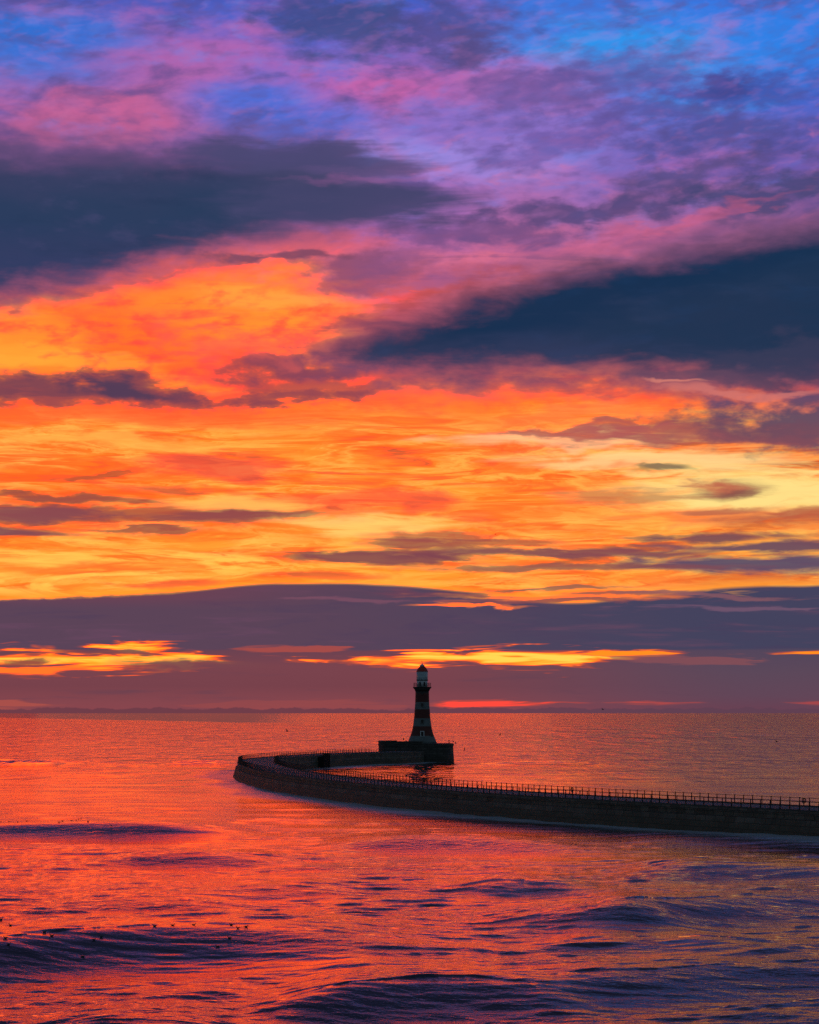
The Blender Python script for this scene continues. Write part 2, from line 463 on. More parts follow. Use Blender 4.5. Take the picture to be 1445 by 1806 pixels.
    # thin bright seams along the bank's broken top, right of centre
    for cx, cy, rx, ry, c, k in ((900, 1048, 170, 6, (250, 150, 50), .95), (820, 1068, 90, 4, (255, 130, 50), .9), (760, 1046, 110, 8, (110, 66, 86), .8),
                                 (1030, 1056, 190, 7, (235, 120, 60), .8), (1110, 1040, 150, 6, (250, 170, 72), .6), (960, 1038, 200, 4, (120, 74, 84), .7),
                                 (1000, 1062, 170, 4, (140, 76, 80), .8), (1100, 1050, 120, 4, (150, 84, 80), .7),
                                 (1340, 1072, 190, 4, (116, 86, 110), .8), (1250, 1050, 150, 4, (140, 90, 98), .7), (640, 1062, 110, 4, (128, 80, 100), .7)):
        blob(cx, cy, rx, ry, c, k, edge=.8, field=nS, nz=1.3)

    tie()
    # --- broken gap of gold under the bank
    vv = vf + nA2 * 8 + nS * 2
    uu = uf + nB * 40
    def seam(x0, x1, yc, hw, c1, c2, c3, k=1.0):
        """a bright opening: dull red rim, orange, hot core, all torn by the fine filaments"""
        nonlocal col
        tie()
        uu, vv = uf + nB * 40, vf + nA2 * 8 + nS * 2
        body = g.smooth(uu, x0 - 25, x0 + 90) * g.smooth(uu, x1 + 25, x1 - 110)
        dd = (1 - g.m('ABSOLUTE', vv - yc) / hw) * .75 + body * .75 - .72 + nS * 1.5
        for cc, lo_, hi_ in ((c1, -.12, .3), (c2, .1, .5), (c3, .3, .85)):
            if cc:
                over(g.smooth(dd, lo_, hi_) * g.smooth(body, 0, .25), cc, k)
    OR, GO, YE = (206, 82, 52), (255, 150, 30), (255, 206, 70)
    seam(-180, 420, 1166, 18, OR, GO, YE)
    seam(150, 340, 1145, 13, OR, GO, YE)
    seam(-180, 160, 1184, 10, OR, (250, 130, 40), None, .8)
    seam(500, 800, 1164, 8, OR, GO, YE, .9)
    seam(660, 1120, 1161, 17, OR, (255, 160, 34), (255, 216, 84))
    seam(980, 1230, 1154, 6, OR, GO, None, .9)
    seam(1360, 1900, 1152, 5, OR, GO, None, .9)
    seam(380, 640, 1145, 7, (176, 78, 70), None, None, .8)
    seam(1060, 1360, 1166, 9, (140, 80, 86), None, None, .7)
    tie()
    blob(40, 1172, 50, 7, (140, 74, 68), .85, nz=.9, field=nD)
    blob(170, 1157, 90, 5, (116, 68, 78), .9, field=nS)
    blob(320, 1174, 140, 8, (122, 70, 78), .95, field=nS)
    tie()
    # faint red slots close to the sea, then a rank of small cumulus on the horizon
    seam(740, 1040, 1241, 6, (180, 72, 68), (224, 76, 60), None, .8)
    seam(1060, 1235, 1241, 5, (160, 72, 72), (206, 76, 68), None, .6)
    seam(1370, 1900, 1243, 5, (150, 72, 74), (190, 72, 70), None, .5)
    seam(330, 720, 1243, 8, (156, 74, 74), None, None, .6)
    seam(-180, 130, 1243, 8, (160, 76, 72), (180, 84, 74), None, .6)
    rank = g.noise(g.xyz(uf / 34, 0.0, 5.0), detail=4, rough=.55) * 9 + g.noise(g.xyz(uf / 150, 0.0, 8.0), detail=2) * 9
    over(g.smooth(vf - 1249.5 + rank, -1.2, 1.2), g.mix(g.smooth(uf, 500, 1300), lin((108, 60, 72)), lin((96, 64, 82))), .9)

    # lit cloud outshines the picture's white: let red run above one
    sp = g.new('ShaderNodeSeparateColor')
    nt.links.new(col, sp.inputs[0])
    r_, g_, b_ = (F(g, sp.outputs[i]) for i in range(3))
    hot = g.smooth(r_ - b_, .45, .95)
    cb = g.new('ShaderNodeCombineColor')
    g.put(cb.inputs[0], r_ * (1 + hot * g.smooth(uf, 1300, 720, .15, 2.4) * g.smooth(uf, -900, -250, .15, 1.0)))
    g.put(cb.inputs[1], g_)
    g.put(cb.inputs[2], b_)
    col = cb.outputs[0]

    # far from the dawn, plain dim twilight air
    sky = g.new('ShaderNodeTexSky')
    sky.sky_type = 'NISHITA'
    sky.sun_disc = False
    sky.sun_elevation = R(SUN_EL)
    sky.sun_rotation = R(SUN_AZ)
    sky.air_density, sky.dust_density, sky.ozone_density = 1.0, 1.0, 3.0
    bk = g.new('ShaderNodeVectorMath')
    bk.operation = 'SCALE'
    nt.links.new(sky.outputs[0], bk.inputs[0])
    bk.inputs['Scale'].default_value = 0.06
    away = g.smooth(g.m('ABSOLUTE', az), R(38), R(80))
    dim = g.mix(0.5, bk.outputs[0], lin((90, 108, 122)))
    col = g.mix(away, col, dim)
    bg = g.new('ShaderNodeBackground')
    nt.links.new(col, bg.inputs[0])
    bg.inputs[1].default_value = 1.0
    out = g.new('ShaderNodeOutputWorld')
    nt.links.new(bg.outputs[0], out.inputs[0])
    w.cycles.sampling_method = 'NONE'


build_sky()

sun = bpy.data.lights.new("sun", 'SUN')
sun.energy = 0.003                       # the sun itself is behind the low bank
sun.angle = R(14)
sun.color = (1.0, 0.45, 0.2)
sun_o = bpy.data.objects.new("sun", sun)
COL.objects.link(sun_o)
sd = Vector((math.sin(R(SUN_AZ)) * math.cos(R(SUN_EL)), math.cos(R(SUN_AZ)) * math.cos(R(SUN_EL)), math.sin(R(SUN_EL))))
sun_o.rotation_euler = sd.to_track_quat('Z', 'Y').to_euler()


# ------------------------------------------------------------------ helpers
def px(x, y, z=0.0):
    """the point at height z that stands at photo position x, y"""
    Y = (EYE - z) * FPX / (y - HZ)
    return ((x - W_PX / 2) * Y / FPX, Y, z)


def pxd(x, y, Y):
    return ((x - W_PX / 2) * Y / FPX, Y, EYE - (y - HZ) * Y / FPX)


class MB:
    def __init__(self):
        self.v, self.f, self.sm = [], [], []

    def add(self, vs, fs, smooth=False):
        o = len(self.v)
        self.v += [tuple(p) for p in vs]
        self.f += [tuple(i + o for i in q) for q in fs]
        self.sm += [smooth] * len(fs)
        return self

    def box(self, c, s, rz=0.0, top=1.0):
        ca, sa = math.cos(rz), math.sin(rz)
        vs = []
        for z, k in ((-1, 1.0), (1, top)):
            for x, y in ((-1, -1), (1, -1), (1, 1), (-1, 1)):
                a, b = x * s[0] / 2 * k, y * s[1] / 2 * k
                vs.append((c[0] + a * ca - b * sa, c[1] + a * sa + b * ca, c[2] + z * s[2] / 2))
        return self.add(vs, [(3, 2, 1, 0), (4, 5, 6, 7), (0, 1, 5, 4), (1, 2, 6, 5), (2, 3, 7, 6), (3, 0, 4, 7)])

    def lathe(self, prof, n=32, c=(0, 0, 0), cap=True, smooth=True):
        vs, fs = [], []
        for r, z in prof:
            for i in range(n):
                a = 2 * math.pi * i / n
                vs.append((c[0] + r * math.cos(a), c[1] + r * math.sin(a), c[2] + z))
        for k in range(len(prof) - 1):
            for i in range(n):
                j = (i + 1) % n
                fs.append((k * n + i, k * n + j, (k + 1) * n + j, (k + 1) * n + i))
        self.add(vs, fs, smooth)
        if cap:
            o = len(self.v) - len(vs)
            self.f.append(tuple(o + i for i in reversed(range(n))))
            self.f.append(tuple(o + (len(prof) - 1) * n + i for i in range(n)))
            self.sm += [False, False]
        return self

    def tube(self, pts, r, n=6, closed=False, rad=None, flat=None):
        P = [Vector(p) for p in pts]
        vs, fs = [], []
        m = len(P)
        for k, p in enumerate(P):
            a = P[(k - 1) % m] if (k or closed) else P[k]
            b = P[(k + 1) % m] if (k < m - 1 or closed) else P[k]
            t = (b - a).normalized()
            s = t.cross(Vector((0, 0, 1)))
            if s.length < 1e-4:
                s = Vector((1, 0, 0))
            s.normalize()
            w = s.cross(t).normalized()
            rr = rad[k] if rad else r
            rs, rw = rr if isinstance(rr, tuple) else (rr, rr)
            for i in range(n):
                an = 2 * math.pi * i / n
                vs.append(p + s * (rs * math.cos(an)) + w * (rw * math.sin(an)))
        q = m if closed else m - 1
        for k in range(q):
            for i in range(n):
                j = (i + 1) % n
                k2 = (k + 1) % m
                fs.append((k * n + i, k * n + j, k2 * n + j, k2 * n + i))
        if not closed:
            fs.append(tuple(reversed(range(n))))
            fs.append(tuple((m - 1) * n + i for i in range(n)))
        return self.add(vs, fs, True)

    def sweep(self, rail, prof, closed_prof=True):
        """rail: list of (point, outward); prof: list of (out, z)"""
        n = len(prof)
        vs, fs = [], []
        for p, o in rail:
            for a, z in prof:
                vs.append((p[0] + o[0] * a, p[1] + o[1] * a, z))
        for k in range(len(rail) - 1):
            for i in range(n if closed_prof else n - 1):
                j = (i + 1) % n
                fs.append((k * n + i, (k + 1) * n + i, (k + 1) * n + j, k * n + j))
        if closed_prof:
            fs.append(tuple(range(n)))
            fs.append(tuple((len(rail) - 1) * n + i for i in reversed(range(n))))
        return self.add(vs, fs)

    def build(self, name, mat, parent=None, loc=None):
        me = bpy.data.meshes.new(name)
        me.from_pydata(self.v, [], self.f)
        me.polygons.foreach_set('use_smooth', self.sm)
        me.materials.append(mat)
        me.update()
        import bmesh
        bm = bmesh.new()
        bm.from_mesh(me)
        bmesh.ops.recalc_face_normals(bm, faces=bm.faces)
        bm.to_mesh(me)
        bm.free()
        o = bpy.data.objects.new(name, me)
        COL.objects.link(o)
        if parent is not None:
            o.parent = parent
        if loc is not None:
            o.location = loc
        return o


def tag(o, label=None, cat=None, group=None, kind=None):
    if label: o['label'] = label
    if cat: o['category'] = cat
    if group: o['group'] = group
    if kind: o['kind'] = kind
    return o


def empty(name, loc=(0, 0, 0), rz=0.0):
    o = bpy.data.objects.new(name, None)
    COL.objects.link(o)
    o.location = loc
    o.rotation_euler = (0, 0, rz)
    return o


def copy_tree(o, parent=None):
    c = o.copy()
    COL.objects.link(c)
    c.parent = parent
    for ch in list(o.children):
        copy_tree(ch, c)
    return c


# ------------------------------------------------------------------ materials
def material(name, base=(.3, .3, .3), rough=.8, spec=.3, noise=0.0, scale=1.0, metal=0.0, bump=0.0):
    m = bpy.data.materials.new(name)
    m.use_nodes = True
    nt = m.node_tree
    g = Nodes(nt)
    b = nt.nodes['Principled BSDF']
    b.inputs['Roughness'].default_value = rough
    b.inputs['Specular IOR Level'].default_value = spec
    b.inputs['Metallic'].default_value = metal
    b.inputs['Base Color'].default_value = (*base, 1)
    if noise or bump:
        tc = g.new('ShaderNodeTexCoord')
        n = g.noise(tc.outputs['Object'], scale=scale, detail=6, rough=.6)
        if noise:
            lo = tuple(x * (1 - noise) for x in base) + (1,)
            hi = tuple(min(1, x * (1 + noise)) for x in base) + (1,)
            nt.links.new(g.mix(g.smooth(n, -.4, .4), lo, hi), b.inputs['Base Color'])
        if bump:
            bp = g.new('ShaderNodeBump')
            bp.inputs['Strength'].default_value = 1.0
            bp.inputs['Distance'].default_value = bump
            g.put(bp.inputs['Height'], n)
            nt.links.new(bp.outputs[0], b.inputs['Normal'])
    return m


def masonry(name, base, weed, course=.72, block=1.7, weed_z=1.6):
    """coursed granite in world metres: block tones, dark joints, weed below the tide line, streaks, reflected glints painted as pale flecks"""
    m = bpy.data.materials.new(name)
    m.use_nodes = True
    nt = m.node_tree
    g = Nodes(nt)
    b = nt.nodes['Principled BSDF']
    geo = g.new('ShaderNodeNewGeometry')
    sep = g.new('ShaderNodeSeparateXYZ')
    nt.links.new(geo.outputs['Position'], sep.inputs[0])
    x, y, z = (F(g, sep.outputs[i]) for i in range(3))
    uvn = g.new('ShaderNodeUVMap')
    sx = g.new('ShaderNodeSeparateXYZ')
    nt.links.new(uvn.outputs[0], sx.inputs[0])
    along = F(g, sx.outputs[0])
    br = g.new('ShaderNodeTexBrick')
    g.put(br.inputs['Vector'], g.xyz(along, z, 0.0))
    br.inputs['Scale'].default_value = 1.0
    br.inputs['Brick Width'].default_value = block
    br.inputs['Row Height'].default_value = course
    br.inputs['Mortar Size'].default_value = .035
    br.inputs['Mortar Smooth'].default_value = .3
    br.inputs['Color1'].default_value = (*[c * .7 for c in base], 1)
    br.inputs['Color2'].default_value = (*[c * 1.35 for c in base], 1)
    br.inputs['Mortar'].default_value = (*[c * .3 for c in base], 1)
    n1 = g.noise(geo.outputs['Position'], scale=.35, detail=6, rough=.6)
    n2 = g.noise(g.xyz(along * 1.4, z * .12, 0.0), detail=5, rough=.65)
    n3 = g.noise(geo.outputs['Position'], scale=3.2, detail=4, rough=.6)
    c = br.outputs[0]
    c = g.mix(g.smooth(n2, .05, .45) * .7, c, tuple(k * .35 for k in base) + (1,))
    c = g.mix(g.smooth(n1, .0, .5) * .5, c, tuple(k * 1.3 for k in base) + (1,))
    c = g.mix(g.smooth(z + n1 * 1.2 + n2 * .8, weed_z + .4, weed_z - .5) * .75, c, (*weed, 1))
    c = g.mix(g.smooth(n3, .52, .6) * g.smooth(z, 2.2, 1.2), c, (.55, .5, .42, 1))  # pale flecks low down: reflected glints put into the colour
    nt.links.new(c, b.inputs['Base Color'])
    b.inputs['Roughness'].default_value = .75
    b.inputs['Specular IOR Level'].default_value = .25
    bp = g.new('ShaderNodeBump')
    bp.inputs['Distance'].default_value = .06
    g.put(bp.inputs['Height'], n3 * .5 - F(g, br.outputs['Fac']))
    nt.links.new(bp.outputs[0], b.inputs['Normal'])
    return m


M_WALL = masonry('granite_wall', (.135, .120, .098), (.075, .070, .048))
M_HEAD = masonry('granite_head', (.075, .068, .060), (.045, .042, .034))
M_KERB = material('kerb_stone', (.07, .075, .07), noise=.4, scale=1.2)
M_DECK = material('deck_concrete', (.10, .125, .125), rough=.75, noise=.3, scale=.5)
M_IRON = material('painted_iron', (.035, .03, .03), rough=.6, noise=.3, scale=3)
M_PALE = material('white_paint', (.68, .72, .72), rough=.55, noise=.12, scale=2)
M_RED = material('red_paint', (.42, .035, .02), rough=.5, noise=.2, scale=2)
M_GLASS = material('lantern_glass', (.42, .50, .54), rough=.18, spec=.5, noise=.1, scale=1)
M_PANE = material('dark_pane', (.012, .014, .018), rough=.15, spec=.5)
M_RECESS = material('recess_shade', (.02, .015, .014), rough=.85, noise=.4, scale=2)  # near-black tone that stands in for shadow in the wall recess
M_BIRD = material('gull_grey', (.10, .10, .11), rough=.8, noise=.3, scale=12)
M_BILL = material('gull_bill', (.25, .16, .03), rough=.6)
M_RING = material('life_ring', (.20, .05, .025), rough=.6, noise=.2, scale=6)


def tower_material():
    m = bpy.data.materials.new('banded_granite')
    m.use_nodes = True
    nt = m.node_tree
    g = Nodes(nt)
    b = nt.nodes['Principled BSDF']
    tc = g.new('ShaderNodeTexCoord')
    sep = g.new('ShaderNodeSeparateXYZ')
    nt.links.new(tc.outputs['Object'], sep.inputs[0])
    x, y, z = (F(g, sep.outputs[i]) for i in range(3))
    ang = g.m('ARCTAN2', y, x)
    br = g.new('ShaderNodeTexBrick')
    g.put(br.inputs['Vector'], g.xyz(ang * 3.0, z, 0.0))
    br.inputs['Scale'].default_value = 1.0
    br.inputs['Brick Width'].default_value = 1.1
    br.inputs['Row Height'].default_value = .42
    br.inputs['Mortar Size'].default_value = .02
    br.inputs['Color1'].default_value = (.8, .8, .8, 1)
    br.inputs['Color2'].default_value = (1, 1, 1, 1)
    br.inputs['Mortar'].default_value = (.6, .6, .6, 1)
    n = g.noise(tc.outputs['Object'], scale=.9, detail=5, rough=.6)
    zz = z
    edges = [(0, 2.3, 'w'), (2.3, 5.2, 'r'), (5.2, 7.6, 'w'), (7.6, 10.35, 'r'), (10.35, 12.5, 'w'), (12.5, 15.2, 'r')]
    red, white = (.135, .042, .036, 1), (.20, .23, .235, 1)
    wm = None
    for a, c, k in edges:
        if k == 'w':
            s = g.smooth(zz, a - .03, a + .03) * g.smooth(zz, c + .03, c - .03)
            wm = s if wm is None else wm + s
    c = g.mix(wm.clamp(), red, white)
    c = g.mix(g.smooth(z, 15.1, 15.3), c, (.06, .055, .05, 1))
    c = g.mix(1.0, c, br.outputs[0], 'MULTIPLY')
    c = g.mix(g.smooth(n, .0, .5) * .35, c, (.06, .06, .06, 1))
    nt.links.new(c, b.inputs['Base Color'])
    b.inputs['Roughness'].default_value = .7
    b.inputs['Specular IOR Level'].default_value = .25
    return m


M_TOWER = tower_material()

# ------------------------------------------------------------------ pier plan
DECK = 3.2
WIDE = 8.8
edge_px = [(1432, 1431.5), (1306, 1424.5), (1169, 1418.5), (1051, 1412), (973, 1407.5), (881, 1401.8), (771, 1394.5),
           (689, 1388.3), (618, 1381.5), (556, 1374.8), (494, 1367.5), (452, 1360.5), (426, 1353), (411, 1345.5),
           (413, 1341), (438, 1337.5), (470, 1335), (517, 1332), (564, 1329.2), (600, 1328), (639, 1327), (668, 1326.4)]
raw = [Vector(px(x, y, DECK)[:2]) for x, y in edge_px]
d0 = (raw[0] - raw[1]).normalized()
raw = [raw[0] + d0 * 150, raw[0] + d0 * 80, raw[0] + d0 * 35] + raw
d1 = (raw[-1] - raw[-2]).normalized()
raw = raw + [raw[-1] + Vector((.34, .94)) * 16]
for _ in range(2):                                   # ease hand-read points
    raw = [raw[0]] + [raw[i] * .5 + (raw[i - 1] + raw[i + 1]) * .25 if 3 < i < len(raw) - 2 else raw[i] for i in range(1, len(raw) - 1)] + [raw[-1]]


def catmull(P, step):
    out = []
    for i in range(len(P) - 1):
        p0, p1, p2, p3 = P[max(i - 1, 0)], P[i], P[i + 1], P[min(i + 2, len(P) - 1)]
        n = 14
        for k in range(n):
            t = k / n
            out.append(.5 * ((2 * p1) + (p2 - p0) * t + (2 * p0 - 5 * p1 + 4 * p2 - p3) * t * t + (3 * p1 - p0 - 3 * p2 + p3) * t ** 3))
    out.append(P[-1])
    res, acc = [out[0]], 0.0
    for a, b in zip(out, out[1:]):
        L = (b - a).length
        while acc + L >= step:
            f = (step - acc) / L
            a = a + (b - a) * f
            res.append(a.copy())
            L = (b - a).length
            acc = 0.0
        acc += L
    return res


STEP = 1.62
line = catmull(raw, STEP)
rail = []
for i, p in enumerate(line):
    a, b = line[max(i - 3, 0)], line[min(i + 3, len(line) - 1)]
    t = (b - a).normalized()
    rail.append((p, Vector((-t.y, t.x))))            # outward: left of travel (away from the bay)
# the run goes from right-near to the head; the open sea lies on the side towards the viewer and the left
if (rail[40][1].y > 0):
    rail = [(p, -o) for p, o in rail]
outer = rail
inner = [(p - o * WIDE, -o) for p, o in rail]


def uv_along(o, rl, n):
    me = o.data
    uv = me.uv_layers.new(name='UVMap')
    s = [0.0]
    for (a, _), (b, _) in zip(rl, rl[1:]):
        s.append(s[-1] + (b - a).length)
    co = [v.co for v in me.vertices]
    for lp in me.loops:
        uv.data[lp.index].uv = (s[min(lp.vertex_index // n, len(s) - 1)], co[lp.vertex_index].z)


def pier():
    root = empty('pier', (0, 0, 0))
    tag(root, 'long dark stone pier hooking round through the sea to the lighthouse', 'pier')
    prof = [(0.02, DECK - .02), (0.02, DECK - .45), (-.12, DECK - .5), (-.12, DECK - .95), (.42, DECK - 1.0), (.5, DECK - 1.5), (.95, 0.2), (1.6, -3.0),
            (-WIDE - .7, -3.0), (-WIDE - .12, 0.0), (-WIDE + .1, DECK - .6), (-WIDE - .05, DECK - .55), (-WIDE - .05, DECK - .02)]
    o = MB().sweep(outer, prof).build('wall', M_WALL, root)
    uv_along(o, outer, len(prof))
    dk = [(-.45, DECK - .015), (-WIDE + .45, DECK - .015), (-WIDE + .45, DECK + .03), (-WIDE / 2, DECK + .1), (-.45, DECK + .03)]
    MB().sweep(outer, dk).build('deck', M_DECK, root)
    for nm, a in (('kerb', 0.0), ('kerb', -WIDE + .5)):
        pr = [(a + .04, DECK - .018), (a + .04, DECK + .14), (a - .5, DECK + .14), (a - .5, DECK - .018)]
        MB().sweep(outer, pr).build(nm, M_KERB, root)
    return root


pier()

# black block added for the shadowed recess where the far arm's inner wall starts
def nearest_inner(xpix, far):
    best, bd = None, 1e9
    for i, (p, o) in enumerate(inner):
        if (p.y > 480) != far:
            continue
        d = abs(p.x / p.y * FPX + W_PX / 2 - xpix)
        if d < bd:
            best, bd = i, d
    return best


i0 = nearest_inner(566, True)
p, o = inner[i0]
t = Vector((-o.y, o.x))
ls = empty('recess_shade_block', (p.x, p.y, 0), math.atan2(t.y, t.x))
tag(ls, 'black slatted block standing in for the shadowed recess in the inner wall of the far pier arm', 'recess shade')
sgn = 1 if (o.x * -math.sin(ls.rotation_euler.z) + o.y * math.cos(ls.rotation_euler.z)) > 0 else -1
mb = MB()
for k in range(6):
    mb.box((-2.5 + k * 1.0, sgn * 1.55, .4), (.4, .4, 6.8))
mb.build('block_upright', M_RECESS, ls)
mb = MB()
for z in (.6, 1.7, 2.7):
    mb.box((0.0, sgn * 1.27, z), (5.6, .16, .3))
mb.build('block_bar', M_RECESS, ls)
MB().box((0.0, sgn * .72, 1.1), (5.4, .9, 3.9)).build('block_core', M_RECESS, ls)


# ------------------------------------------------------------------ railings
POST_H = 1.06


def railing(rl, inset, label, lead):
    pts = [(p - o * inset) for p, o in rl]
    root = empty('railing', (pts[0].x, pts[0].y, DECK))
    tag(root, label, 'railing', 'iron railings along the pier edges')
    base = Vector((pts[0].x, pts[0].y, DECK))
    post = MB()
    post.box((0, 0, .06), (.2, .2, .12)).lathe([(.065, .1), (.058, .9), (.055, .98), (.085, 1.0), (.085, 1.04), (.05, POST_H)], n=8)
    vis = []
    for i, p in enumerate(pts):
        X = p.x / p.y * FPX + W_PX / 2
        vis.append((p.y if -60 < X < 1505 else 1e9 + i, i))
    near = set(i for d, i in sorted(vis)[:100])
    rest = MB()
    proto = None
    for i, p in enumerate(pts):
        q = (p.x - base.x, p.y - base.y, .1)
        if i in near:
            if proto is None:
                proto = post.build('post', M_IRON, root, q)
            else:
                c = proto.copy()
                COL.objects.link(c)
                c.parent = root
                c.location = q
        else:
            rest.add([(v[0] + q[0], v[1] + q[1], v[2] + q[2]) for v in post.v], post.f)
    tag(rest.build('post', M_IRON, root), kind='stuff')
    for z in (.98, .56):
        MB().tube([(p.x - base.x, p.y - base.y, z + .1) for p in pts], .032, n=6).build('rail', M_IRON, root)
    return root


head_c = (1.95, 656.0)
n_stop = max(i for i, (p, o) in enumerate(outer) if p.y < 630)
railing(outer[:n_stop], .22, 'dark iron railing along the seaward edge of the pier, nearest the viewer', 1)
n_stop2 = max(i for i, (p, o) in enumerate(inner) if p.y < 636)
railing(inner[:n_stop2], .22, 'dark iron railing along the bay side edge of the pier, behind the deck', 1)


# ------------------------------------------------------------------ pier head
def superell(r, n=3.2, seg=72):
    pts = []
    for i in range(seg):
        a = 2 * math.pi * i / seg
        c, s = math.cos(a), math.sin(a)
        k = (abs(c) ** n + abs(s) ** n) ** (-1 / n)
        pts.append((r * k * c, r * k * s))
    return pts


def pier_head():
    root = empty('lighthouse_platform', (head_c[0], head_c[1], 0))
    tag(root, 'massive dark stone pier head platform under the lighthouse', 'platform')
    P = superell(11.35)
    levels = [(1.045, -3.0), (1.02, .2), (1.0, 3.0), (.997, 4.72), (1.012, 4.74), (1.012, 5.2), (1.0, 5.22), (1.0, 5.4)]
    vs, fs = [], []
    n = len(P)
    for k, z in levels:
        vs += [(x * k, y * k, z) for x, y in P]
    for L in range(len(levels) - 1):
        for i in range(n):
            j = (i + 1) % n
            fs.append((L * n + i, L * n + j, (L + 1) * n + j, (L + 1) * n + i))
    fs.append(tuple((len(levels) - 1) * n + i for i in range(n)))
    o = MB().add(vs, fs).build('wall', M_HEAD, root)
    uv = o.data.uv_layers.new(name='UVMap')
    for lp in o.data.loops:
        uv.data[lp.index].uv = ((lp.vertex_index % n) * 1.1, o.data.vertices[lp.vertex_index].co.z)
    # parapet round the left and front, as far as the middle of the tower
    arc = [(x * 1.004, y * 1.004) for x, y in P]
    sel = []
    for i in range(n):
        a = (360.0 * i / n)
        if 120 <= a and (a < 240 or arc[i][0] < 3.0):
            sel.append(i)
    rl = [(Vector(arc[i]), Vector(arc[i]).normalized()) for i in sel]
    end = rl[-1]
    pr = [(0.03, 5.35), (0.03, 5.95), (.09, 5.96), (.09, 6.2), (-.95, 6.2), (-.95, 5.96), (-.9, 5.95), (-.9, 5.35)]
    o = MB().sweep(rl, pr).build('parapet', M_HEAD, root)
    uv_along(o, rl, len(pr))
    return root


pier_head()


# ------------------------------------------------------------------ lighthouse
LX, LY, LZ = 3.85, 656.0, 5.4
S = .0238


def zz(y):
    return (1175 - y) * S


